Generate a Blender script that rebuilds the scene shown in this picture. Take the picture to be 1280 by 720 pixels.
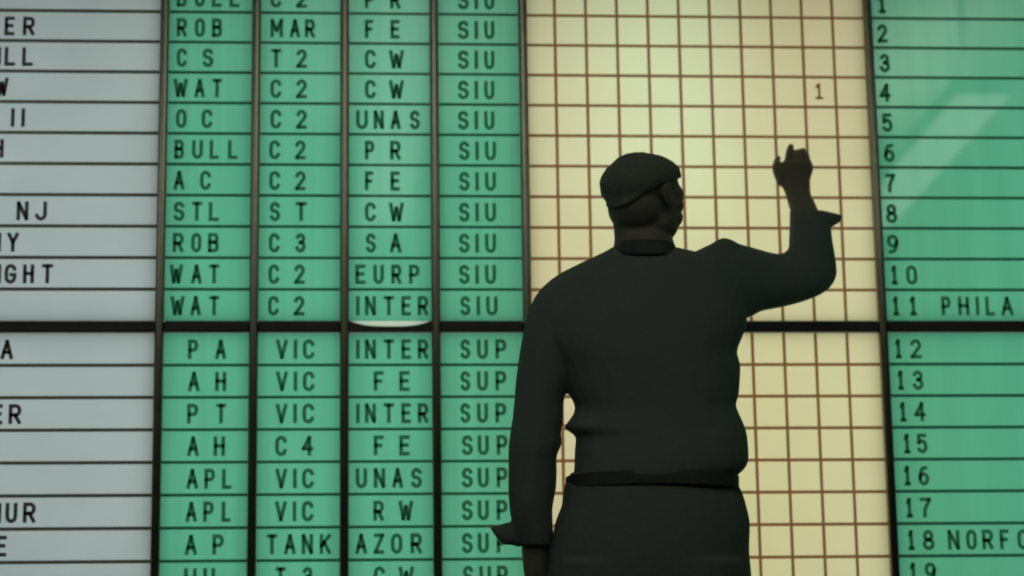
import bpy, bmesh, math, random
from mathutils import Vector, Matrix

for _o in list(bpy.data.objects):
    bpy.data.objects.remove(_o)
S = bpy.context.scene
COL = S.collection

# ------------------------------------------------------------------ camera
F_PX = 2960.55
CAM = Vector((-0.4674, -5.8914, 0.2537))
ROWS = (Vector((0.997511, -0.068993, -0.014520)),      # camera right
        Vector((0.000909, 0.218521, -0.975832)),       # camera down
        Vector((0.070499, 0.973390, 0.218040)))        # camera forward
cd = bpy.data.cameras.new('camera')
cam = bpy.data.objects.new('camera', cd)
COL.objects.link(cam)
cd.sensor_width = 36.0
cd.lens = 36.0 * F_PX / 1280.0
r, d, f = ROWS
cam.matrix_world = Matrix(((r.x, -d.x, -f.x, CAM.x), (r.y, -d.y, -f.y, CAM.y),
                           (r.z, -d.z, -f.z, CAM.z), (0, 0, 0, 1)))
cd.dof.use_dof = True                                   # the film frame is soft all over
cd.dof.focus_distance = 4.9
cd.dof.aperture_fstop = 3.0
S.camera = cam

# ------------------------------------------------------------------ world, lights, exposure
W = bpy.data.worlds.new('dim_room')
S.world = W
W.use_nodes = True
W.node_tree.nodes['Background'].inputs[0].default_value = (0.9, 1.0, 0.86, 1)
W.node_tree.nodes['Background'].inputs[1].default_value = 0.012
S.view_settings.view_transform = 'Standard'
S.view_settings.look = 'None'
S.view_settings.exposure = 0.0
S.view_settings.gamma = 1.0
S.view_settings.use_curve_mapping = False


UPLIGHT = 12.8                                   # watts per metre of the room's pendant lamps


def area_light(name, x0, x1, z0, z1, y, power, col):
    """A flat bank of lamps inside the light box, shining towards the room (-Y)."""
    l = bpy.data.lights.new(name, 'AREA')
    l.shape = 'RECTANGLE'
    l.size = x1 - x0
    l.size_y = z1 - z0
    l.energy = power * l.size * l.size_y
    l.color = col
    o = bpy.data.objects.new(name, l)
    COL.objects.link(o)
    o.location = ((x0 + x1) / 2, y, (z0 + z1) / 2)
    o.rotation_euler = (math.radians(-90), 0, 0)
    return o


# board measures (x from the left edge of the beige chart, z above the floor)
C = 0.082                                    # row height
Z_TOP = 2.3888                               # top of the first row
OFF = 0.9334 - 11 * C                        # crossbar gap
COLX = [-2.05, -0.9325, -0.6961, -0.4679, -0.2359, -0.0031, 0.9131, 2.05]
MW = 0.0225                                   # mullion width
Z_MID = Z_TOP - 11 * C                       # bottom of upper section
Z_LOW = Z_MID - OFF                          # top of lower section
N_UP0, N_UP1 = 0, 11                         # rows of the upper section (one blank above)
N_LO = 12
Z_HEAD = Z_TOP + C
Z_FOOT = Z_LOW - N_LO * C

area_light('backlight_bank', COLX[0] + .03, COLX[1], Z_FOOT, Z_HEAD, 0.30, 3.45, (0.90, 1.0, 0.985))
area_light('backlight_bank', COLX[1], COLX[5], Z_FOOT, Z_HEAD, 0.30, 4.2, (0.92, 1.0, 0.95))
area_light('backlight_bank', COLX[5], COLX[6], Z_FOOT, Z_HEAD, 0.30, 3.3, (1.0, 0.86, 0.68))
area_light('backlight_tube', .16, .56, 1.75, Z_HEAD, 0.22, 2.6, (0.36, 0.90, 1.0))
area_light('backlight_tube', .30, .90, Z_FOOT, 1.9, 0.24, 0.7, (0.30, 1.0, 0.85))
area_light('backlight_bank', COLX[6], COLX[7] - .03, Z_FOOT, Z_HEAD, 0.30, 4.0, (0.92, 1.0, 0.95))


# ------------------------------------------------------------------ materials
def mat(name):
    m = bpy.data.materials.new(name)
    m.use_nodes = True
    nt = m.node_tree
    nt.nodes.clear()
    out = nt.nodes.new('ShaderNodeOutputMaterial')
    return m, nt, out


def plain(name, col, rough=0.6, metal=0.0, spec=0.4, noise=0.0, nscale=30.0, bump=0.0):
    m, nt, out = mat(name)
    p = nt.nodes.new('ShaderNodeBsdfPrincipled')
    p.inputs['Base Color'].default_value = (*col, 1)
    p.inputs['Roughness'].default_value = rough
    p.inputs['Metallic'].default_value = metal
    p.inputs['Specular IOR Level'].default_value = spec
    nt.links.new(p.outputs[0], out.inputs[0])
    if noise or bump:
        tc = nt.nodes.new('ShaderNodeTexCoord')
        n = nt.nodes.new('ShaderNodeTexNoise')
        n.inputs['Scale'].default_value = nscale
        n.inputs['Detail'].default_value = 4
        nt.links.new(tc.outputs['Object'], n.inputs['Vector'])
        if noise:
            mx = nt.nodes.new('ShaderNodeMix')
            mx.data_type = 'RGBA'
            mx.inputs[6].default_value = (*[c * (1 - noise) for c in col], 1)
            mx.inputs[7].default_value = (*[min(1, c * (1 + noise)) for c in col], 1)
            nt.links.new(n.outputs[0], mx.inputs[0])
            nt.links.new(mx.outputs[2], p.inputs['Base Color'])
        if bump:
            b = nt.nodes.new('ShaderNodeBump')
            b.inputs['Strength'].default_value = bump
            b.inputs['Distance'].default_value = 0.004
            nt.links.new(n.outputs[0], b.inputs['Height'])
            nt.links.new(b.outputs[0], p.inputs['Normal'])
    return m


def film(name, col, var=0.06, stretch=(14.0, 1.0, 0.7), gloss=0.04, rough=0.06):
    """Light-diffusing coloured film: passes the light of the box behind it, with a faint sheen."""
    m, nt, out = mat(name)
    tr = nt.nodes.new('ShaderNodeBsdfTranslucent')
    gl = nt.nodes.new('ShaderNodeBsdfGlossy')
    gl.inputs['Roughness'].default_value = rough
    mx = nt.nodes.new('ShaderNodeMixShader')
    mx.inputs[0].default_value = gloss
    tc = nt.nodes.new('ShaderNodeTexCoord')
    mp = nt.nodes.new('ShaderNodeMapping')
    mp.inputs['Scale'].default_value = stretch
    n = nt.nodes.new('ShaderNodeTexNoise')
    n.inputs['Scale'].default_value = 2.2
    n.inputs['Detail'].default_value = 3
    nt.links.new(tc.outputs['Object'], mp.inputs[0])
    nt.links.new(mp.outputs[0], n.inputs['Vector'])
    cm = nt.nodes.new('ShaderNodeMix')
    cm.data_type = 'RGBA'
    cm.inputs[6].default_value = (*[c * (1 - 2.2 * var) for c in col], 1)
    cm.inputs[7].default_value = (*[min(1, c * (1 + 2.2 * var)) for c in col], 1)
    nt.links.new(n.outputs[0], cm.inputs[0])
    nt.links.new(cm.outputs[2], tr.inputs['Color'])
    nt.links.new(tr.outputs[0], mx.inputs[1])
    nt.links.new(gl.outputs[0], mx.inputs[2])
    nt.links.new(mx.outputs[0], out.inputs[0])
    return m


def clear(name):
    m, nt, out = mat(name)
    t = nt.nodes.new('ShaderNodeBsdfTransparent')
    nt.links.new(t.outputs[0], out.inputs[0])
    return m


M_CLEAR = clear('clear_acrylic_back')
M_WHITE = film('grey_white_film', (0.355, 0.392, 0.385), 0.035, (3, 1, 3))
M_GREEN = film('green_film', (0.092, 0.348, 0.222), 0.07, (16, 1, 0.6))
M_GREEN_R = film('green_film_wide', (0.086, 0.335, 0.208), 0.06, (9, 1, 0.5), 0.055, 0.03)
M_BEIGE = film('beige_chart_film', (0.56, 0.53, 0.34), 0.02, (3, 1, 3), 0.01)
M_GLINT = film('white_glint_film', (0.60, 0.68, 0.56), 0.01, (3, 1, 3))  # pale film of the strip added as the crossbar's glint
M_LINE_W = film('brown_line_film', (0.034, 0.031, 0.019), 0.0)
M_LINE_G = film('dark_green_line_film', (0.011, 0.052, 0.027), 0.0, gloss=0.01)
M_LINE_B = film('red_brown_line_film', (0.15, 0.072, 0.032), 0.0, gloss=0.01)
M_INK = film('black_letter_ink', (0.17, 0.22, 0.175), 0.0, gloss=0.0)
M_INK_W = film('black_name_ink', (0.06, 0.055, 0.05), 0.0, gloss=0.0)
M_INK_RED = film('dark_red_ink', (0.22, 0.08, 0.05), 0.0, gloss=0.0)
M_METAL = plain('olive_grey_metal', (0.23, 0.215, 0.165), 0.28, 1.0, noise=0.10, nscale=18)
M_BAR = plain('black_painted_metal', (0.035, 0.031, 0.024), 0.5, 0.0, 0.4, noise=0.1, nscale=20)
M_BOX = plain('light_box_paint', (0.10, 0.10, 0.09), 0.9)
M_WALL = plain('dark_wall_paint', (0.05, 0.055, 0.05), 0.9, noise=0.1, nscale=6)
M_FLOOR = plain('dark_linoleum', (0.05, 0.05, 0.045), 0.5, noise=0.25, nscale=9)
M_CEIL = plain('ceiling_paint', (0.50, 0.50, 0.47), 0.95, noise=0.05, nscale=5)
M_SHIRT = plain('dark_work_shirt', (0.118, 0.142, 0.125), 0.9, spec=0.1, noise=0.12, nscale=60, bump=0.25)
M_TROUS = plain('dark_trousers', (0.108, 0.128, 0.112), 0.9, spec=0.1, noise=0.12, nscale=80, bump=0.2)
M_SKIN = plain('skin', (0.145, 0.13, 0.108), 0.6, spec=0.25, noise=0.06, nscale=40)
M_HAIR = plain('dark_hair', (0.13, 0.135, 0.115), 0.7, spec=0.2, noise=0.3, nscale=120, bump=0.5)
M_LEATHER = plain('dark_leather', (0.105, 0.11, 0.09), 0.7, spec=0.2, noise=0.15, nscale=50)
M_EYE = plain('eye_white', (0.38, 0.36, 0.33), 0.3)
M_HOUS = plain('lamp_housing', (0.5, 0.5, 0.48), 0.6)


def lamp_mat():
    m, nt, out = mat('fluorescent_diffuser')
    e = nt.nodes.new('ShaderNodeEmission')
    e.inputs[0].default_value = (0.95, 1.0, 0.90, 1)
    e.inputs[1].default_value = 2.0
    nt.links.new(e.outputs[0], out.inputs[0])
    return m


M_LAMP = lamp_mat()


# ------------------------------------------------------------------ helpers
def link_mesh(name, bm, mats, parent=None):
    me = bpy.data.meshes.new(name)
    bm.normal_update()
    bm.to_mesh(me)
    bm.free()
    for m in (mats if isinstance(mats, (list, tuple)) else [mats]):
        me.materials.append(m)
    o = bpy.data.objects.new(name, me)
    COL.objects.link(o)
    if parent is not None:
        o.parent = parent
        o.matrix_parent_inverse = Matrix.Translation(parent.location).inverted()
    return o


def empty(name, loc, label, cat, group=None):
    o = bpy.data.objects.new(name, None)
    COL.objects.link(o)
    o.location = loc
    o.empty_display_size = 0.05
    o['label'] = label
    o['category'] = cat
    if group:
        o['group'] = group
    return o


def structure(name, bm, m):
    o = link_mesh(name, bm, m)
    o['kind'] = 'structure'
    return o


def box(bm, x0, x1, y0, y1, z0, z1, front_slot=0, other_slot=0):
    v = [bm.verts.new(p) for p in ((x0, y0, z0), (x1, y0, z0), (x1, y1, z0), (x0, y1, z0),
                                   (x0, y0, z1), (x1, y0, z1), (x1, y1, z1), (x0, y1, z1))]
    fs = []
    for k, idx in enumerate(((0, 1, 5, 4), (1, 2, 6, 5), (2, 3, 7, 6), (3, 0, 4, 7), (4, 5, 6, 7), (3, 2, 1, 0))):
        fc = bm.faces.new([v[i] for i in idx])
        fc.material_index = front_slot if k == 0 else other_slot
        fs.append(fc)
    return fs


def bevel_all(bm, w, seg=2):
    bmesh.ops.bevel(bm, geom=list(bm.edges), offset=w, segments=seg, affect='EDGES', profile=0.5)


def at(px, py, Y=0.0):
    """World point on the plane y = Y seen at a pixel of the photograph."""
    dv = ROWS[0] * ((px - 640) / F_PX) + ROWS[1] * ((py - 360) / F_PX) + ROWS[2]
    return CAM + dv * ((Y - CAM.y) / dv.y)


# ------------------------------------------------------------------ the room
bm = bmesh.new(); box(bm, -5, 6, -9.3, 0.7, -0.1, 0.0); structure('floor', bm, M_FLOOR)
bm = bmesh.new(); box(bm, -5, 6, -9.3, 0.7, 4.0, 4.1); structure('ceiling', bm, M_CEIL)
bm = bmesh.new()
XB0, XB1, ZB0, ZB1 = COLX[0] - .05, COLX[7] + .05, Z_FOOT - .05, Z_HEAD + .05
for a in ((-5, XB0, 0, 4.0), (XB1, 6, 0, 4.0), (XB0, XB1, 0, ZB0), (XB0, XB1, ZB1, 4.0)):
    box(bm, a[0], a[1], 0.0, 0.12, a[2], a[3])
structure('wall_front', bm, M_WALL)
bm = bmesh.new(); box(bm, -5.1, -5, -9.3, 0.7, 0, 4); structure('wall_left', bm, M_WALL)
bm = bmesh.new(); box(bm, 6, 6.1, -9.3, 0.7, 0, 4); structure('wall_right', bm, M_WALL)
bm = bmesh.new(); box(bm, -5, 6, -9.4, -9.3, 0, 4); structure('wall_back', bm, M_WALL)

# ------------------------------------------------------------------ ceiling lights mirrored in the glossy board
def ceiling_light(x, y, length, label, hw=.24):
    """A long pendant fitting: a dim diffuser below, lamps above that wash the ceiling."""
    zb = 3.42
    t = empty('ceiling_light', (x, y, zb), label, 'ceiling light', 'ceiling lights of the dark room')
    bm = bmesh.new()
    box(bm, x - hw, x + hw, y - length / 2, y + length / 2, zb, zb + .07)
    bevel_all(bm, 0.012)
    link_mesh('lamp_housing', bm, M_HOUS, t)
    bm = bmesh.new(); box(bm, x - hw + .03, x + hw - .03, y - length / 2 + .03, y + length / 2 - .03, zb - .012, zb + .002)
    link_mesh('diffuser', bm, M_LAMP, t)
    for k in (-1, 1):
        bm = bmesh.new(); box(bm, x - .012, x + .012, y + k * length * .38 - .012, y + k * length * .38 + .012, zb + .068, 4.0)
        bevel_all(bm, 0.003)
        link_mesh('hanger_rod', bm, M_HOUS, t)
    l = bpy.data.lights.new('uplight', 'AREA')
    l.shape = 'RECTANGLE'; l.size = hw * 1.6; l.size_y = length - .1; l.energy = UPLIGHT * length; l.color = (0.93, 1.0, 0.86)
    o = bpy.data.objects.new('uplight', l); COL.objects.link(o)
    o.location = (x, y, zb + .09); o.rotation_euler = (math.pi, 0, 0)
    return t


ceiling_light(2.42, -5.5, 2.6, 'short ceiling light whose slanted reflection crosses the right green column', .15)
ceiling_light(-0.24, -4.7, 4.0, 'long ceiling light above the camera mirrored in the middle green column', .16)
ceiling_light(-3.0, -5.8, 4.6, 'long ceiling light at the far left of the dark room')

# ------------------------------------------------------------------ stroke lettering
def arc(cx, cy, rx, ry, a0, a1, n=8):
    return [(cx + rx * math.cos(math.radians(a0 + (a1 - a0) * i / n)),
             cy + ry * math.sin(math.radians(a0 + (a1 - a0) * i / n))) for i in range(n + 1)]


def ring(cx, cy, rx, ry, n=16):
    return arc(cx, cy, rx, ry, 90, 450, n)


def stadium():
    return arc(.5, .70, .5, .30, 0, 180) + arc(.5, .30, .5, .30, 180, 360) + [(1, .70)]


GL = {
    'A': [[(0, 0), (.5, 1), (1, 0)], [(.19, .34), (.81, .34)]],
    'B': [[(0, 0), (0, 1), (.6, 1)] + arc(.62, .765, .33, .235, 90, -90)[1:] + [(0, .53)],
          [(.55, .53)] + arc(.62, .265, .38, .265, 90, -90)[1:] + [(0, 0)]],
    'C': [arc(.5, .70, .5, .30, 15, 180) + arc(.5, .30, .5, .30, 180, 345)],
    'E': [[(1, 0), (0, 0), (0, 1), (1, 1)], [(0, .52), (.85, .52)]],
    'F': [[(0, 0), (0, 1), (1, 1)], [(0, .5), (.8, .5)]],
    'G': [arc(.5, .70, .5, .30, 15, 180) + arc(.5, .30, .5, .30, 180, 360) + [(1, .45), (.55, .45)]],
    'H': [[(0, 0), (0, 1)], [(1, 0), (1, 1)], [(0, .52), (1, .52)]],
    'I': [[(.5, 0), (.5, 1)]],
    'J': [[(1, 1), (1, .3)] + arc(.5, .28, .5, .28, 0, -170)],
    'K': [[(0, 0), (0, 1)], [(1, 1), (0, .38)], [(.35, .6), (1, 0)]],
    'L': [[(0, 1), (0, 0), (1, 0)]],
    'M': [[(0, 0), (0, 1), (.5, .35), (1, 1), (1, 0)]],
    'N': [[(0, 0), (0, 1), (1, 0), (1, 1)]],
    'O': [stadium()],
    '0': [stadium()],
    'P': [[(0, 0), (0, 1), (.6, 1)] + arc(.6, .73, .4, .27, 90, -90)[1:] + [(0, .46)]],
    'R': [[(0, 0), (0, 1), (.6, 1)] + arc(.6, .73, .4, .27, 90, -90)[1:] + [(0, .46)], [(.5, .46), (1, 0)]],
    'S': [arc(.5, .75, .48, .25, 20, 235) + [(.55, .52)] + arc(.5, .26, .5, .26, 60, -160)],
    'T': [[(0, 1), (1, 1)], [(.5, 1), (.5, 0)]],
    'U': [[(0, 1), (0, .3)] + arc(.5, .30, .5, .30, 180, 360) + [(1, 1)]],
    'V': [[(0, 1), (.5, 0), (1, 1)]],
    'W': [[(0, 1), (.26, 0), (.5, .75), (.74, 0), (1, 1)]],
    'Y': [[(0, 1), (.5, .48), (1, 1)], [(.5, .48), (.5, 0)]],
    'Z': [[(0, 1), (1, 1), (0, 0), (1, 0)]],
    '1': [[(.1, .8), (.5, 1), (.5, 0)], [(.05, 0), (.95, 0)]],
    '2': [arc(.5, .72, .47, .28, 165, -20) + [(0, 0), (1, 0)]],
    '3': [arc(.48, .76, .44, .24, 160, -80) + [(.4, .53)], [(.5, .53)] + arc(.48, .27, .5, .27, 80, -165)],
    '4': [[(.72, 0), (.72, 1), (0, .32), (1, .32)]],
    '5': [[(.92, 1), (.12, 1), (.06, .55)] + arc(.48, .33, .5, .33, 130, -150)],
    '6': [ring(.5, .3, .48, .3), [(.02, .34), (.1, .66), (.36, .93), (.85, .98)]],
    '7': [[(0, 1), (1, 1), (.42, .4), (.36, 0)]],
    '8': [ring(.5, .76, .42, .24), ring(.5, .26, .5, .26)],
    '9': [ring(.5, .69, .48, .31), [(.98, .66), (.9, .34), (.64, .07), (.15, .02)]],
    '|': [[(.5, 0), (.5, 1)]],
}


def ribbon(bm, pts, w, y0, y1):
    pts = [Vector(p) for p in pts]
    for i in range(1, len(pts) - 1):                     # sharp corners are cut into two strokes
        a, b = pts[i] - pts[i - 1], pts[i + 1] - pts[i]
        if a.length > 1e-5 and b.length > 1e-5 and a.normalized().dot(b.normalized()) < -0.3:
            ribbon(bm, pts[:i + 1], w, y0, y1)
            ribbon(bm, pts[i:], w, y0 - 0.0002, y1)
            return
    q = [pts[0]]
    for p in pts[1:]:
        if (p - q[-1]).length > 1e-5:
            q.append(p)
    pts = q
    closed = (pts[0] - pts[-1]).length < 1e-4
    if closed:
        pts = pts[:-1]
    n = len(pts)
    lft, rgt = [], []
    for i in range(n):
        a = pts[i - 1] if (i > 0 or closed) else None
        b = pts[(i + 1) % n] if (i < n - 1 or closed) else None
        d1 = (pts[i] - a).normalized() if a is not None else None
        d2 = (b - pts[i]).normalized() if b is not None else None
        p = pts[i].copy()
        if d1 is None:
            d1 = d2; p = p - d2 * w * .4
        if d2 is None:
            d2 = d1; p = p + d1 * w * .4
        t = (d1 + d2)
        if t.length < 1e-4:
            t = d1
        t.normalize()
        nrm = Vector((-t.y, t.x))
        c = max(0.45, nrm.dot(Vector((-d1.y, d1.x))))
        lft.append(p + nrm * (w * .5 / c)); rgt.append(p - nrm * (w * .5 / c))
    V = [[bm.verts.new((p.x, y, p.y)) for p in side] for side in (lft, rgt) for y in (y0, y1)]
    lf, lb, rf, rb = V
    m = n if closed else n - 1
    for i in range(m):
        j = (i + 1) % n
        for k, quad in enumerate(((lf[i], rf[i], rf[j], lf[j]), (lb[j], rb[j], rb[i], lb[i]),
                                  (lf[j], lb[j], lb[i], lf[i]), (rf[i], rb[i], rb[j], rf[j]))):
            bm.faces.new(quad).material_index = 0 if k == 0 else 1
    if not closed:
        bm.faces.new((lf[0], lb[0], rb[0], rf[0])).material_index = 1
        bm.faces.new((lf[-1], rf[-1], rb[-1], lb[-1])).material_index = 1


def word(parent, row_z, letters, m=None, h=0.0512, sw=0.0094, dz=-0.001):
    """letters: (character, left px, right px) as they stand on the board; each letter a mesh of its own."""
    zb = row_z + (C - h) / 2 + dz
    for ch, a, b in letters:
        bm = bmesh.new()
        # find board x at this row height
        z = row_z + C / 2
        xs = []
        for px in (a, b):
            py = 360.0
            for _ in range(4):
                p = at(px, py)
                py += (p.z - z) * 490
            xs.append(at(px, py).x)
        x0, x1 = xs
        x0 += sw * .5; x1 -= sw * .5
        wd = max(x1 - x0, 0.004)
        for st in GL[ch]:
            ribbon(bm, [(x0 + u * wd, zb + sw * .5 + v * (h - sw)) for u, v in st], sw, -0.0045, -0.0022)
        link_mesh('digit' if ch.isdigit() else 'letter', bm, [m or M_INK, M_CLEAR], parent)


# ------------------------------------------------------------------ what the strips say (measured on the photograph)
def U(lst):
    return [(c, a, b) for c, a, b in lst]


SIU_a = [('S', 572, 586), ('I', 592, 598), ('U', 605, 618)]
SIU_b = [('S', 573.5, 587), ('I', 593, 599), ('U', 606, 620)]
SUP_a = [('S', 575, 588), ('U', 596, 610), ('P', 619, 633)]
SUP_b = [('S', 577, 591), ('U', 597, 611), ('P', 620.5, 634.5)]
C2 = lambda dx: [('C', 338 + dx, 352 + dx), ('2', 370 + dx, 384 + dx)]
VIC = lambda dx: [('V', 345 + dx, 360 + dx), ('I', 366 + dx, 372 + dx), ('C', 378.5 + dx, 393.5 + dx)]
INTER = [('I', 444, 450), ('N', 456, 470), ('T', 479, 493), ('E', 501.5, 514), ('R', 522, 535.5)]
CW = [('C', 456, 470), ('W', 486, 505)]
FE = [('F', 456, 467), ('E', 488, 500)]
PR = [('P', 456, 468), ('R', 487.5, 501)]
FE_L = [('F', 467, 480), ('E', 499, 512.5)]
TEXT = {
    0: {2: [('E', 6, 19), ('R', 29, 44)], 3: [('|', -4, 1.8), ('L', 6, 20), ('L', 28, 42)], 4: [('W', -6, 11)],
        5: [('I', 13, 19), ('I', 26, 32)], 6: [('H', -9, 5)], 8: [('N', 21, 36), ('J', 44, 59)],
        9: [('|', -4, 1.2), ('Y', 9, 24)], 10: [('|', -4, 1.8), ('G', 6, 21), ('H', 29, 43), ('T', 52, 67)],
        12: [('A', 1, 17)], 14: [('E', -9, 4), ('R', 11, 27)], 17: [('|', -4, 1.8), ('U', 7, 22), ('R', 29, 45)],
        18: [('E', -5, 9)]},
    1: {1: [('B', 221, 234), ('U', 243.5, 256.5), ('L', 265, 278), ('L', 287, 300)],
        2: [('R', 221, 234), ('O', 243.5, 256.5), ('B', 265, 278)], 3: [('C', 221, 234), ('S', 253, 267)],
        4: [('W', 217, 235), ('A', 243, 256.5), ('T', 265, 278)], 5: [('O', 220, 233.5), ('C', 252, 266)],
        6: [('B', 218, 230.5), ('U', 240, 254), ('L', 262, 274), ('L', 285, 297.5)],
        7: [('A', 217, 231), ('C', 250, 264)], 8: [('S', 217, 231), ('T', 239.5, 253), ('L', 261, 274)],
        9: [('R', 216, 230), ('O', 239, 252), ('B', 260, 274)], 10: [('W', 212, 229), ('A', 239, 252.5), ('T', 261, 274.5)],
        11: [('W', 213, 231), ('A', 238, 251.5), ('T', 261, 274.5)],
        12: [('P', 235, 248), ('A', 269, 283)], 13: [('A', 235, 250), ('H', 269, 283)],
        14: [('P', 234, 248), ('T', 270, 283)], 15: [('A', 234, 249), ('H', 267, 281.5)],
        16: [('A', 233, 248), ('P', 255.5, 269), ('L', 277.5, 290)], 17: [('A', 232, 246.5), ('P', 254, 267.5), ('L', 277, 289)],
        18: [('A', 231, 246.5), ('P', 265.5, 280)], 19: [('H', 230, 246), ('U', 254, 269)]},
    2: {1: C2(0), 2: [('M', 338, 354), ('A', 362, 375.5), ('R', 381, 394)], 3: [('T', 338.5, 352), ('2', 370, 384)],
        4: C2(0), 5: C2(0), 6: C2(-1.5), 7: C2(-1.5), 8: [('S', 337, 350.5), ('T', 369, 384)],
        9: [('C', 336, 350), ('3', 369, 382.5)], 10: C2(-2.5), 11: C2(-3),
        12: VIC(0), 13: VIC(0), 14: VIC(-.5), 15: [('C', 344, 359), ('4', 377, 392)], 16: VIC(-.8), 17: VIC(-1.3),
        18: [('T', 333, 347), ('A', 355, 370), ('N', 377, 391.5), ('K', 399.5, 414)], 19: [('T', 344, 357.5), ('3', 377.5, 391.5)]},
    3: {1: PR, 2: FE, 3: CW, 4: CW, 5: [('U', 445, 460), ('N', 467, 480), ('A', 488, 501), ('S', 512, 525)],
        6: PR, 7: FE, 8: CW, 9: [('S', 457, 470), ('A', 487, 502)],
        10: [('E', 444, 457.5), ('U', 466.5, 480), ('R', 489, 502), ('P', 511, 524.5)], 11: INTER, 12: INTER,
        13: FE_L, 14: INTER, 15: FE_L, 16: [('U', 444.5, 459), ('N', 467, 481.5), ('A', 490, 504), ('S', 513.5, 527.5)],
        17: [('R', 466.5, 480), ('W', 498, 516.5)], 18: [('A', 444, 459), ('Z', 467, 480.5), ('O', 488.5, 503), ('R', 513, 527.5)],
        19: [('C', 467, 481.5), ('W', 498, 517.5)]},
    4: {**{k: SIU_a for k in (1, 2, 3, 4, 5)}, **{k: SIU_b for k in (6, 7, 8, 9, 10)},
        11: [('S', 575, 588), ('I', 594.5, 600.5), ('U', 607.5, 622)], 12: SUP_a, 13: SUP_a, 14: SUP_a, 15: SUP_b, 16: SUP_b,
        17: SUP_b, 18: SUP_b, 19: [('S', 578.5, 592), ('U', 599, 614), ('P', 621, 635)]},
    6: {1: [('1', 1097, 1107)], 2: [('2', 1096, 1109)], 3: [('3', 1099, 1112)], 4: [('4', 1099, 1113)], 5: [('5', 1102, 1115.5)],
        6: [('6', 1104, 1118)], 7: [('7', 1106, 1119)], 8: [('8', 1107, 1121)], 9: [('9', 1108, 1123)],
        10: [('1', 1113, 1122), ('0', 1132, 1146)],
        11: [('1', 1115, 1124), ('1', 1136, 1146), ('P', 1176, 1188), ('H', 1197, 1211), ('I', 1218, 1224), ('L', 1231, 1243), ('A', 1250.5, 1266)],
        12: [('1', 1118, 1127), ('2', 1137, 1151.5)], 13: [('1', 1121, 1130), ('3', 1140, 1154)],
        14: [('1', 1123.5, 1133), ('4', 1142, 1157)], 15: [('1', 1128.5, 1138), ('5', 1145, 1159)],
        16: [('1', 1129, 1138.5), ('6', 1147, 1161)], 17: [('1', 1131.5, 1141), ('7', 1149, 1164)],
        18: [('1', 1134, 1143), ('8', 1152.5, 1167.5), ('N', 1184, 1199), ('O', 1207, 1220.5), ('R', 1227, 1241), ('F', 1249, 1261), ('O', 1271, 1286)],
        19: [('1', 1136.5, 1146), ('9', 1155, 1170)]},
}


def row_z(n):
    """bottom of row n (1-11 above the crossbar, 12 on below it)"""
    return Z_TOP - n * C if n <= 11 else Z_LOW - (n - 11) * C


# ------------------------------------------------------------------ the board's metal frame
board = empty('board_frame', (0, 0, Z_FOOT - .04),
              'dark metal framework of uprights and one black crossbar holding the lit panels', 'frame')
for i in range(8):
    bm = bmesh.new()
    x = COLX[i]
    w = MW if i not in (0, 7) else 0.05
    box(bm, x - w / 2, x + w / 2, -0.018, 0.03, Z_FOOT - .04, Z_HEAD + .04)
    bevel_all(bm, 0.006, 3)
    for fc in bm.faces:
        fc.smooth = True
    link_mesh('mullion', bm, M_METAL, board)
for i in range(7):
    bm = bmesh.new()
    x0, x1 = COLX[i] + MW / 2, COLX[i + 1] - MW / 2
    zt, zb = Z_MID - .001, Z_LOW + .001
    if i == 3:                                       # top edge cut in a curve so the added glint strip shows
        n = 16
        top = [(x0 + (x1 - x0) * k / n, zt - 0.0155 * (1 - abs(2 * k / n - 1) ** 3.0)) for k in range(n + 1)]
        fr = [bm.verts.new((x, -0.0125, z)) for x, z in top]
        bk = [bm.verts.new((x, 0.02, z)) for x, z in top]
        f0 = [bm.verts.new((x, -0.0125, zb)) for x, z in top]
        b0 = [bm.verts.new((x, 0.02, zb)) for x, z in top]
        for k in range(n):
            bm.faces.new((f0[k], f0[k + 1], fr[k + 1], fr[k]))
            bm.faces.new((fr[k], fr[k + 1], bk[k + 1], bk[k]))
            bm.faces.new((b0[k + 1], b0[k], bk[k], bk[k + 1]))
            bm.faces.new((f0[k + 1], f0[k], b0[k], b0[k + 1]))
        bm.faces.new((f0[0], fr[0], bk[0], b0[0]))
        bm.faces.new((fr[n], f0[n], b0[n], bk[n]))
    else:
        box(bm, x0, x1, -0.0125, 0.02, zb, zt)
        bevel_all(bm, 0.004, 2)
    link_mesh('crossbar', bm, M_BAR, board)
for nm, z0, z1 in (('top_rail', Z_HEAD, Z_HEAD + .04), ('bottom_rail', Z_FOOT - .04, Z_FOOT)):
    bm = bmesh.new(); box(bm, COLX[0] - .02, COLX[7] + .02, -0.016, 0.03, z0, z1)
    bevel_all(bm, 0.004)
    link_mesh(nm, bm, M_BAR, board)
bm = bmesh.new()                                     # light box behind: five inner walls
box(bm, XB0, XB1, 0.42, 0.45, ZB0, ZB1)
box(bm, XB0, XB0 + .02, 0.03, 0.42, ZB0, ZB1); box(bm, XB1 - .02, XB1, 0.03, 0.42, ZB0, ZB1)
box(bm, XB0 + .02, XB1 - .02, 0.03, 0.42, ZB0, ZB0 + .02); box(bm, XB0 + .02, XB1 - .02, 0.03, 0.42, ZB1 - .02, ZB1)
structure('wall_niche', bm, M_BOX)

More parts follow.
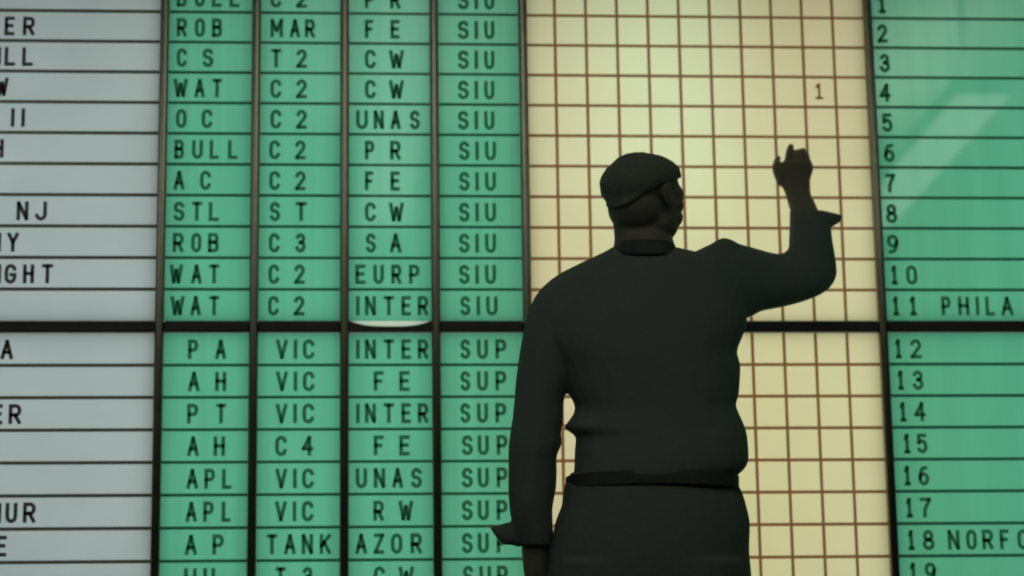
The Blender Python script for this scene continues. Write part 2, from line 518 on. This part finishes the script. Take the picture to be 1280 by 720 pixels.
# ------------------------------------------------------------------ the panels
LBL = {
    0: 'pale grey panel at the left edge {}',
    1: 'first green panel right of the pale grey, {}',
    2: 'second green panel from the pale grey, {}',
    3: 'third green panel from the pale grey, {}',
    4: 'green panel directly left of the beige grid, {}',
    5: 'glowing beige panel ruled into small squares, {}',
    6: 'wide green panel at the right edge, {}',
}
SAY = {(0, 0): 'reading NJ and GHT above the crossbar', (0, 1): 'reading A and UR below the crossbar',
       (1, 0): 'reading ROB and WAT above the crossbar', (1, 1): 'reading PA and APL below the crossbar',
       (2, 0): 'mostly reading C 2 above the crossbar', (2, 1): 'mostly reading VIC below the crossbar',
       (3, 0): 'reading UNAS and EURP above the crossbar', (3, 1): 'reading AZOR and UNAS below the crossbar',
       (4, 0): 'repeating SIU above the crossbar', (4, 1): 'repeating SUP below the crossbar',
       (5, 0): 'around the man above the crossbar', (5, 1): 'beside his waist below the crossbar',
       (6, 0): 'rows 1 to 11 above the crossbar', (6, 1): 'rows 12 to 19 below the crossbar'}
LINE_H = {0: 0.0085, 1: 0.0075, 2: 0.0072, 3: 0.0070, 4: 0.0070, 6: 0.0078}
FILM = {0: M_WHITE, 1: M_GREEN, 2: M_GREEN, 3: M_GREEN, 4: M_GREEN, 6: M_GREEN_R}

for c in range(7):
    X0, X1 = COLX[c] + MW / 2, COLX[c + 1] - MW / 2
    if c == 0: X0 = COLX[0] + .025
    if c == 6: X1 = COLX[7] - .025
    for sec in (0, 1):
        rows = range(N_UP0, N_UP1 + 1) if sec == 0 else range(12, 12 + N_LO)
        zlo = row_z(rows[-1]); zhi = row_z(rows[0]) + C
        pan = empty('status_panel', ((X0 + X1) / 2, 0.0, zlo), LBL[c].format(SAY[c, sec]), 'status panel',
                    'lit panels of the status board')
        if c == 5:
            # one sheet of film with its ruled squares
            bm = bmesh.new()
            lw = 0.0080
            xs = [X0] + [v for k in range(1, 11) for v in (k * C - lw / 2, k * C + lw / 2) if X0 < v < X1 - .001] + [X1]
            zs = [zlo]
            for n in reversed(rows):
                z = row_z(n)
                if n != rows[-1]:
                    zs += [z - lw / 2, z + lw / 2]
            zs.append(zhi)
            grid = [[bm.verts.new((x, 0.0, z)) for x in xs] for z in zs]
            for j in range(len(zs) - 1):
                for i in range(len(xs) - 1):
                    fc = bm.faces.new((grid[j][i], grid[j][i + 1], grid[j + 1][i + 1], grid[j + 1][i]))
                    fc.material_index = 1 if (i % 2 == 1 or j % 2 == 1) else 0
            bb = [bm.verts.new(p) for p in ((X0, .005, zlo), (X1, .005, zlo), (X1, .005, zhi), (X0, .005, zhi))]
            fc = bm.faces.new((bb[3], bb[2], bb[1], bb[0])); fc.material_index = 2
            sheet = link_mesh('ruled_sheet', bm, [M_BEIGE, M_LINE_B, M_CLEAR], pan)
            if sec == 0:
                word(sheet, row_z(4) + .002, [('1', 1018, 1029)], M_INK_RED, h=0.044, sw=0.0062)
            continue
        lh = LINE_H[c]
        lm = M_LINE_W if c == 0 else M_LINE_G
        bm = bmesh.new()
        for n in rows[:-1]:
            z = row_z(n)
            box(bm, X0, X1, -0.0035, 0.005, z - lh / 2, z + lh / 2, 0, 1)
        link_mesh('divider_lines', bm, [lm, M_CLEAR], pan)
        for n in rows:
            z = row_z(n)
            bm = bmesh.new()
            b = z + (lh / 2 if n != rows[-1] else 0); t = z + C - (lh / 2 if n != rows[0] else 0)
            box(bm, X0, X1, -0.002, 0.004, b, t, 0, 1)
            st = link_mesh('row_strip', bm, [FILM[c], M_CLEAR], pan)
            if n in TEXT[c]:
                word(st, z, TEXT[c][n], M_INK_W if c == 0 else M_INK, dz=-0.002 if n < 12 else -0.001)
        if c == 3 and sec == 0:
            bm = bmesh.new(); box(bm, X0, X1, -0.002, 0.004, zlo - 0.024, zlo - .0002, 0, 1)  # backlit strip added behind the cut bar to stand for a glint
            o = link_mesh('glint_strip', bm, [M_GLINT, M_CLEAR], pan)
            o['label'] = 'bright white sliver of backlit film added for the glint on the crossbar'


# ------------------------------------------------------------------ the man at the board
def ring_pts(c, u, v, n=24, e=2.25):
    out = []
    for k in range(n):
        a = 2 * math.pi * k / n
        ca, sa = math.cos(a), math.sin(a)
        ca = math.copysign(abs(ca) ** (2 / e), ca); sa = math.copysign(abs(sa) ** (2 / e), sa)
        out.append(c + u * ca + v * sa)
    return out


def skin_rings(bm, rings):
    vs = [[bm.verts.new(p) for p in rg] for rg in rings]
    n = len(vs[0])
    for a, b in zip(vs, vs[1:]):
        for k in range(n):
            bm.faces.new((a[k], a[(k + 1) % n], b[(k + 1) % n], b[k]))
    bm.faces.new(vs[0][::-1]); bm.faces.new(vs[-1])


def cat(p0, p1, p2, p3, t):
    return 0.5 * ((2 * p1) + (p2 - p0) * t + (2 * p0 - 5 * p1 + 4 * p2 - p3) * t * t + (3 * p1 - p0 - 3 * p2 + p3) * t ** 3)


def loft_px(bm, secs, sub=3, e=2.0, n=28):
    """secs: (pixel of one outline, pixel of the other, Y of the centre, half depth)."""
    data = []
    for A, B, Y, dep in secs:
        a, b = at(*A, Y), at(*B, Y)
        data.append(((a + b) / 2, (b - a) / 2, dep))
    rings = []
    m = len(data)
    for i in range(m - 1):
        i0, i3 = max(0, i - 1), min(m - 1, i + 2)
        for k in range(sub):
            t = k / sub
            c = cat(data[i0][0], data[i][0], data[i + 1][0], data[i3][0], t)
            u = cat(data[i0][1], data[i][1], data[i + 1][1], data[i3][1], t)
            dp = cat(data[i0][2], data[i][2], data[i + 1][2], data[i3][2], t)
            rings.append(ring_pts(c, u, (c - CAM).normalized() * dp, n, e))
    rings.append(ring_pts(data[-1][0], data[-1][1], (data[-1][0] - CAM).normalized() * data[-1][2], n, e))
    skin_rings(bm, rings)


def tube(bm, pts, rads, n=12, sub=4):
    """round tapering chain through world points with domed ends"""
    m = len(pts)
    P, Rr = [], []
    for i in range(m - 1):
        i0, i3 = max(0, i - 1), min(m - 1, i + 2)
        for k in range(sub):
            t = k / sub
            P.append(cat(pts[i0], pts[i], pts[i + 1], pts[i3], t)); Rr.append(rads[i] + (rads[i + 1] - rads[i]) * t)
    P.append(pts[-1]); Rr.append(rads[-1])
    t0 = (P[0] - P[1]).normalized(); t1 = (P[-1] - P[-2]).normalized()
    P = [P[0] + t0 * Rr[0] * .85] + P + [P[-1] + t1 * Rr[-1] * .6, P[-1] + t1 * Rr[-1] * .95]
    Rr = [Rr[0] * .5] + Rr + [Rr[-1] * .78, Rr[-1] * .3]
    rings = []
    up = Vector((0.31, 0.2, 0.93))
    for i, p in enumerate(P):
        a = P[max(0, i - 1)]; b = P[min(len(P) - 1, i + 1)]
        t = (b - a).normalized()
        s = t.cross(up)
        if s.length < .2: s = t.cross(Vector((1, 0, 0)))
        s.normalize(); w = s.cross(t).normalized()
        up = w
        rings.append([p + (s * math.cos(2 * math.pi * k / n) + w * math.sin(2 * math.pi * k / n)) * Rr[i] for k in range(n)])
    skin_rings(bm, rings)


def ellipsoid(bm, c, r, mtx=None, seg=24, rg=14):
    res = bmesh.ops.create_uvsphere(bm, u_segments=seg, v_segments=rg, radius=1.0)
    for v in res['verts']:
        p = Vector((v.co.x * r[0], v.co.y * r[1], v.co.z * r[2])) + Vector(c)
        v.co = mtx @ p if mtx is not None else p


def fused(name, bm, m, parent, voxel, smooth=3, fac=0.5):
    """Joins closed shells into one continuous surface."""
    bmesh.ops.recalc_face_normals(bm, faces=list(bm.faces))
    o = link_mesh('tmp', bm, m)
    rm = o.modifiers.new('r', 'REMESH'); rm.mode = 'VOXEL'; rm.voxel_size = voxel; rm.adaptivity = 0
    sm = o.modifiers.new('s', 'SMOOTH'); sm.factor = fac; sm.iterations = smooth
    dg = bpy.context.evaluated_depsgraph_get()
    me = bpy.data.meshes.new_from_object(o.evaluated_get(dg))
    me.name = name
    bpy.data.objects.remove(o)
    me.materials.clear(); me.materials.append(m)
    for p in me.polygons:
        p.use_smooth = True
    q = bpy.data.objects.new(name, me)
    COL.objects.link(q)
    q.parent = parent
    q.matrix_parent_inverse = Matrix.Translation(parent.location).inverted()
    return q


YB = -0.56                                           # depth of the man's trunk
foot = at(811, 1165, YB)
man = empty('person', (foot.x, YB, 0.0),
            'man in dark shirt seen from behind, right hand raised to the beige grid', 'person')

# --- head frame: looking away from us towards the raised hand
HC = at(802.5, 246, YB - .005)
HM = Matrix.Translation(HC) @ Matrix.Rotation(math.radians(-43), 4, 'Z') @ Matrix.Rotation(math.radians(3), 4, 'X')
CR, CC = (.075, .092, .070), (0, -.012, .021)       # skull radii and centre

# --- body: one continuous surface from crown to ankles
bm = bmesh.new()
ellipsoid(bm, CC, CR, HM)
ellipsoid(bm, (0, -.030, -.030), (.064, .066, .062), HM)
ellipsoid(bm, (0, .030, -.030), (.070, .066, .078), HM)
ellipsoid(bm, (0, .036, .028), (.070, .064, .050), HM)
ellipsoid(bm, (0, .024, -.068), (.070, .064, .046), HM)
ellipsoid(bm, (0, .072, -.096), (.028, .022, .018), HM)
ellipsoid(bm, (0, .087, .021), (.055, .018, .015), HM)
for s in (-1, 1):
    ellipsoid(bm, (s * .047, .055, -.022), (.026, .028, .022), HM)
    ellipsoid(bm, (s * .044, .052, -.050), (.027, .028, .026), HM)
    ellipsoid(bm, (s * .049, .057, .004), (.024, .029, .028), HM)
    ellipsoid(bm, (s * .076, -.004, -.006), (.008, .017, .028), HM)
    ellipsoid(bm, (s * .080, -.010, .002), (.006, .013, .019), HM)
    ellipsoid(bm, (s * .012, .098, -.038), (.010, .011, .008), HM)
ellipsoid(bm, (0, .095, -.014), (.010, .014, .026), HM)
ellipsoid(bm, (0, .104, -.034), (.012, .014, .011), HM)
ellipsoid(bm, (0, .092, -.061), (.026, .010, .0065), HM)
ellipsoid(bm, (0, .090, -.072), (.022, .010, .007), HM)
loft_px(bm, [((766, 280), (836, 284), YB, .058), ((768, 297), (842, 301), YB - .005, .060),
             ((766, 310), (845, 312), YB - .008, .064), ((755, 335), (858, 335), YB - .01, .07),
             ((700, 375), (905, 375), YB, .085), ((690, 430), (905, 430), YB, .09),
             ((722, 520), (910, 520), YB, .085), ((722, 600), (912, 600), YB, .085),
             ((700, 680), (925, 680), YB, .09), ((700, 720), (925, 720), YB, .085)], 3)
# raised right arm under the sleeve, forearm, wrist
loft_px(bm, [((880, 320), (905, 392), -.50, .045), ((925, 318), (955, 378), -.44, .047),
             ((972, 326), (1003, 366), -.37, .040), ((997, 322), (1027, 343), -.312, .036),
             ((996, 297), (1031, 301), -.256, .036), ((993, 278), (1029, 279), -.212, .035),
             ((986.5, 260), (1019, 254), -.175, .033), ((983, 248), (1013, 241), -.15, .026),
             ((979.5, 238), (1012, 231), -.135, .022), ((973.5, 226), (1014, 221), -.12, .021),
             ((969, 214), (1017, 210), -.108, .020), ((971, 203), (1014, 200), -.098, .017)], 3)
RF = [[(984.5, 206, -.100), (986, 192, -.078), (988.6, 183.5, -.052), (988.5, 186, -.020)],
      [(994, 204, -.098), (996, 193.5, -.080), (998, 190.0, -.052), (997, 195, -.022)],
      [(1002, 204, -.098), (1003.5, 191.5, -.080), (1003.5, 189, -.054), (1002, 197, -.028)],
      [(1009, 206, -.100), (1008.5, 196, -.084), (1006.5, 192.5, -.062), (1006, 200, -.042)]]
for k, ch in enumerate(RF):
    rr = [.0095, .0090, .0082, .0072] if k < 3 else [.0088, .0080, .0072, .0064]
    tube(bm, [at(a, b, y) for a, b, y in ch], rr)
tube(bm, [at(*q) for q in ((978, 228, -.125), (970.5, 213, -.110), (970.8, 203, -.085), (973, 197.5, -.055))], [.014, .0105, .0090, .0070])
# hanging left arm
loft_px(bm, [((690, 370), (722, 395), YB, .048), ((668, 420), (714, 428), YB, .048),
             ((655, 500), (698, 502), YB - .005, .043), ((648, 570), (690, 570), YB, .040),
             ((648, 620), (690, 620), YB + .02, .041), ((651, 665), (691, 665), YB + .035, .037),
             ((653, 700), (689, 700), YB + .045, .031), ((658, 745), (684, 745), YB + .06, .023),
             ((657, 768), (686, 768), YB + .065, .026), ((656, 792), (690, 792), YB + .072, .030),
             ((658, 808), (690, 808), YB + .076, .026)], 3)
for k, dy in enumerate((.030, .010, -.010, -.028)):
    L = (44, 50, 46, 36)[k]
    yb = YB + .076 + dy
    tube(bm, [at(675 - k, 803, yb), at(676 - k, 803 + L * .5, yb + .006), at(681 - k, 803 + L * .8, yb + .008), at(686 - k, 803 + L, yb + .006)],
         [.0095, .009, .008, .007])
tube(bm, [at(675, 772, YB + .09), at(679, 790, YB + .115), at(683, 808, YB + .122), at(686, 820, YB + .120)], [.013, .0115, .0095, .008])
# legs inside the trousers
for s in (-1, 1):
    X = 760 if s < 0 else 868
    loft_px(bm, [((X - 48, 690), (X + 48, 690), YB, .085), ((X - 44, 780), (X + 44, 780), YB, .08),
                 ((X - 30, 915), (X + 30, 915), YB + .005, .056), ((X - 29, 970), (X + 29, 970), YB - .015, .056),
                 ((X - 18, 1110), (X + 18, 1110), YB - .01, .038), ((X - 17, 1136), (X + 17, 1136), YB - .01, .04)], 3)
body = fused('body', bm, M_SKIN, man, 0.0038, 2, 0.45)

# --- hair: a cropped shell over the skull, longer and brushed up at the front
SKULL = ((CC, CR), ((0, -.030, -.030), (.064, .066, .062)), ((0, .036, .028), (.070, .064, .050)))


def exit_dist(dr, c, r):
    """how far a ray from the skull's centre runs before it leaves an ellipsoid"""
    o = [(CC[i] - c[i]) / r[i] for i in range(3)]
    q = [dr[i] / r[i] for i in range(3)]
    A = sum(x * x for x in q); B = sum(x * y for x, y in zip(o, q)); Cc = sum(x * x for x in o) - 1
    D = B * B - A * Cc
    return (-B + math.sqrt(D)) / A if D > 0 else 0.0


def hair_shell():
    bm = bmesh.new()
    NA, NT = 56, 18
    rng = random.Random(4)
    jit = [rng.uniform(-1, 1) for _ in range(NA)]
    def rim(a):                                      # polar angle of the hairline; a = 0 is the front
        c = math.cos(a)
        front = max(0, c) ** 1.5
        back = max(0, -c)
        return math.radians(92 + 42 * back ** 1.2 - 31 * front)
    outs, ins = [], []
    for i in range(NA):
        a = 2 * math.pi * i / NA
        ro, ri = [], []
        for k in range(1, NT + 1):
            ph = rim(a) * k / NT
            dv = Vector((math.sin(ph) * math.sin(a), math.sin(ph) * math.cos(a), math.cos(ph)))
            dr = Vector((dv.x * CR[0], dv.y * CR[1], dv.z * CR[2])).normalized()
            base = Vector(CC) + dr * max(exit_dist(dr, c_, r_) for c_, r_ in SKULL)
            fr = max(0, math.cos(a - .6)) ** 2 * math.exp(-((math.degrees(ph) - 52) / 25) ** 2)
            bk = max(0, -math.cos(a)) * math.exp(-((math.degrees(ph) - 48) / 22) ** 2)
            th = .011 * (1 - .6 * (k / NT) ** 4) + .013 * fr - .007 * bk + .0012 * jit[i] + .0012 * math.sin(a * 17 + k * 1.7)
            n = Vector((dv.x / CR[0], dv.y / CR[1], dv.z / CR[2])).normalized()
            ro.append(base + n * th); ri.append(base - dr * .005)
        outs.append(ro); ins.append(ri)
    topo = bm.verts.new((Vector(CC) + Vector((0, 0, CR[2] + .0112)))); topi = bm.verts.new((Vector(CC) + Vector((0, 0, CR[2] - .004))))
    vo = [[bm.verts.new(p) for p in r_] for r_ in outs]; vi = [[bm.verts.new(p) for p in r_] for r_ in ins]
    for i in range(NA):
        j = (i + 1) % NA
        bm.faces.new((topo, vo[j][0], vo[i][0])); bm.faces.new((topi, vi[i][0], vi[j][0]))
        for k in range(NT - 1):
            bm.faces.new((vo[i][k], vo[j][k], vo[j][k + 1], vo[i][k + 1]))
            bm.faces.new((vi[i][k + 1], vi[j][k + 1], vi[j][k], vi[i][k]))
        bm.faces.new((vo[i][-1], vo[j][-1], vi[j][-1], vi[i][-1]))
    bmesh.ops.recalc_face_normals(bm, faces=list(bm.faces))
    for fc in bm.faces: fc.smooth = True
    for v in bm.verts: v.co = HM @ v.co
    return bm


link_mesh('hair', hair_shell(), M_HAIR, man)
for s in (-1, 1):
    bm = bmesh.new()
    ellipsoid(bm, (s * .032, .0815, .001), (.0118, .0118, .0105), HM, 32, 24)
    fwd = (HM.to_3x3() @ Vector((0, 1, .05))).normalized()
    ctr = HM @ Vector((s * .032, .0815, .001))
    for fc in bm.faces:
        fc.smooth = True
        if (fc.calc_center_median() - ctr).normalized().dot(fwd) > .86:
            fc.material_index = 1                    # iris
    link_mesh('eye', bm, [M_EYE, M_HAIR], man)

# --- shirt, bloused over the belt, sleeves rolled
bm = bmesh.new()
H = lambda y, l, rr, dep, Y=YB: ((l, y), (rr, y), Y, dep)
loft_px(bm, [H(309, 765, 846, .066), H(314, 757, 868, .072), H(321, 742, 893, .082), H(332, 719, 908, .092), H(343, 698, 918, .100),
             H(357, 680, 924, .106), H(372, 668, 929, .112), H(388, 662, 933, .117), H(404, 664, 934, .120), H(419, 668, 929, .122),
             H(432, 676, 923.5, .123), H(442, 684, 921.5, .123), H(456, 694, 925.5, .122), H(475, 703, 925, .120), H(493, 711, 923.5, .119),
             H(506, 718, 920, .118), H(517, 717, 924, .118), H(527, 710, 928.5, .118), H(536, 706, 932, .119), H(545, 719, 934, .121),
             H(560, 718.5, 935.5, .124), H(577, 718, 935.5, .125), H(588, 717.5, 929, .124), H(594, 716.5, 922, .121), H(600, 715, 921, .117)], 2)
# right sleeve
loft_px(bm, [((862, 318), (890, 404), -.53, .075), ((884, 307), (912, 401), -.50, .074), ((905, 300), (936, 397), -.47, .070),
             ((925, 305), (952, 389), -.44, .066), ((945, 310.5), (975, 384.5), -.41, .063), ((963, 315.5), (1004, 377), -.37, .060),
             ((976, 317), (1032, 364.5), -.335, .058), ((985, 311), (1045, 347), -.30, .057), ((986, 300), (1045, 327), -.275, .056),
             ((986.5, 288), (1041, 303), -.25, .055), ((987, 277), (1039, 287), -.23, .053), ((987, 267), (1034, 273), -.21, .050),
             ((987.5, 262), (1026, 263), -.20, .045)], 3)
# loose end of the right cuff, standing out to the right
cuff_r = [((1026, 262.5), (1022, 285), -.205, .022), ((1036, 264.5), (1033, 288), -.205, .019), ((1046, 267), (1041, 283), -.204, .014), ((1053, 269), (1050, 278), -.203, .009)]
loft_px(bm, cuff_r, 2)
# left sleeve
loft_px(bm, [((705, 340), (730, 395), YB, .07), ((682, 356), (726, 405), YB, .075), ((663, 383), (724, 415), YB, .074), ((655, 412), (720, 428), YB, .071),
             ((649, 445), (714, 452), YB, .068), ((645, 475), (710, 478), YB, .066), ((643, 500), (705, 501), YB, .064), ((640.5, 524), (704, 524), YB, .062),
             ((638, 540), (701, 540), YB, .062), ((636, 556), (702, 555), YB, .061), ((635.5, 572), (696, 570), YB + .005, .060), ((635.5, 590), (696, 588), YB + .01, .058),
             ((635.5, 612), (695, 610), YB + .015, .057), ((636.5, 632), (691, 632), YB + .02, .056), ((639, 648), (690, 648), YB + .027, .055),
             ((644, 666), (692, 666), YB + .033, .052), ((648, 682), (693, 682), YB + .038, .047)], 3)
cuff_l = [((644, 653), (650, 684), YB + .03, .022), ((634, 653), (638, 681), YB + .03, .018), ((623, 656), (628, 680), YB + .03, .013), ((612, 657), (615, 664), YB + .03, .007)]
loft_px(bm, cuff_l, 2)
# shoulder folds
tube(bm, [at(893, 311, -.50), at(905, 306, -.48), at(918, 309, -.46)], [.014, .017, .013])
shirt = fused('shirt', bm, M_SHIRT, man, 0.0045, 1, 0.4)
# collar
bm = bmesh.new()
rings = []
for y, l, rr, dep in ((322, 762, 850, .078), (316, 763, 849, .075), (310, 766, 845, .070), (304, 768.5, 843, .068), (302.5, 770, 841, .065)):
    a, b = at(l, y, YB - .006), at(rr, y + 2, YB - .006)
    rings.append(ring_pts((a + b) / 2, (b - a) / 2, Vector((0, dep, dep * .12)), 32, 2.1))
vs = [[bm.verts.new(p) for p in rg] for rg in rings]
for a, b in zip(vs, vs[1:]):
    for k in range(32):
        fc = bm.faces.new((a[k], a[(k + 1) % 32], b[(k + 1) % 32], b[k])); fc.smooth = True
bmesh.ops.solidify(bm, geom=list(bm.faces), thickness=0.004)
link_mesh('collar', bm, M_SHIRT, shirt)

# --- trousers with belt
bm = bmesh.new()
loft_px(bm, [H(590, 714, 917, .105), H(600, 708, 919.5, .110), H(614, 704, 927.5, .118), H(632, 702, 933, .124), H(652, 694, 937.5, .128),
             H(675, 690, 937, .130), H(695, 688, 937, .128), H(722, 686, 940, .122), H(745, 690, 938, .112)], 2)
for s in (-1, 1):
    X = 757 if s < 0 else 870
    loft_px(bm, [((X - 66, 700), (X + 60, 700), YB, .118) if s < 0 else ((X - 60, 700), (X + 66, 700), YB, .118),
                 ((X - 62, 770), (X + 54, 770), YB, .105) if s < 0 else ((X - 54, 770), (X + 62, 770), YB, .105),
                 ((X - 48, 880), (X + 46, 880), YB, .085), ((X - 44, 960), (X + 43, 960), YB - .008, .082),
                 ((X - 40, 1060), (X + 40, 1060), YB - .01, .078), ((X - 39, 1128), (X + 39, 1128), YB - .005, .08),
                 ((X - 40, 1148), (X + 40, 1148), YB, .084)], 3)
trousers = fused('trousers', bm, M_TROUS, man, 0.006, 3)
bm = bmesh.new()
rings = [ring_pts((at(707, y, YB) + at(923, y, YB)) / 2, (at(923, y, YB) - at(707, y, YB)) / 2, Vector((0, .119, 0)), 40) for y in (597, 613)]
vs = [[bm.verts.new(p) for p in rg] for rg in rings]
for k in range(40):
    bm.faces.new((vs[0][k], vs[0][(k + 1) % 40], vs[1][(k + 1) % 40], vs[1][k]))
bmesh.ops.solidify(bm, geom=list(bm.faces), thickness=0.004)
link_mesh('belt', bm, M_LEATHER, trousers)

# --- shoes
for X in (757, 870):
    fx = at(X, 1150, YB).x
    bm = bmesh.new()
    rings = []
    for y, hw, h in ((-.085, .028, .055), (-.07, .036, .075), (-.02, .039, .085), (.04, .043, .075), (.10, .050, .058), (.15, .049, .046), (.185, .036, .036), (.20, .018, .026)):
        c = Vector((fx, YB + y, h / 2))
        rings.append(ring_pts(c, Vector((hw, 0, 0)), Vector((0, 0, h / 2)), 20, 2.8))
    skin_rings(bm, rings)
    for v in bm.verts: v.co.z = max(v.co.z, 0.0)
    bmesh.ops.recalc_face_normals(bm, faces=list(bm.faces))
    for fc in bm.faces: fc.smooth = True
    sh = link_mesh('shoe', bm, M_LEATHER, man)
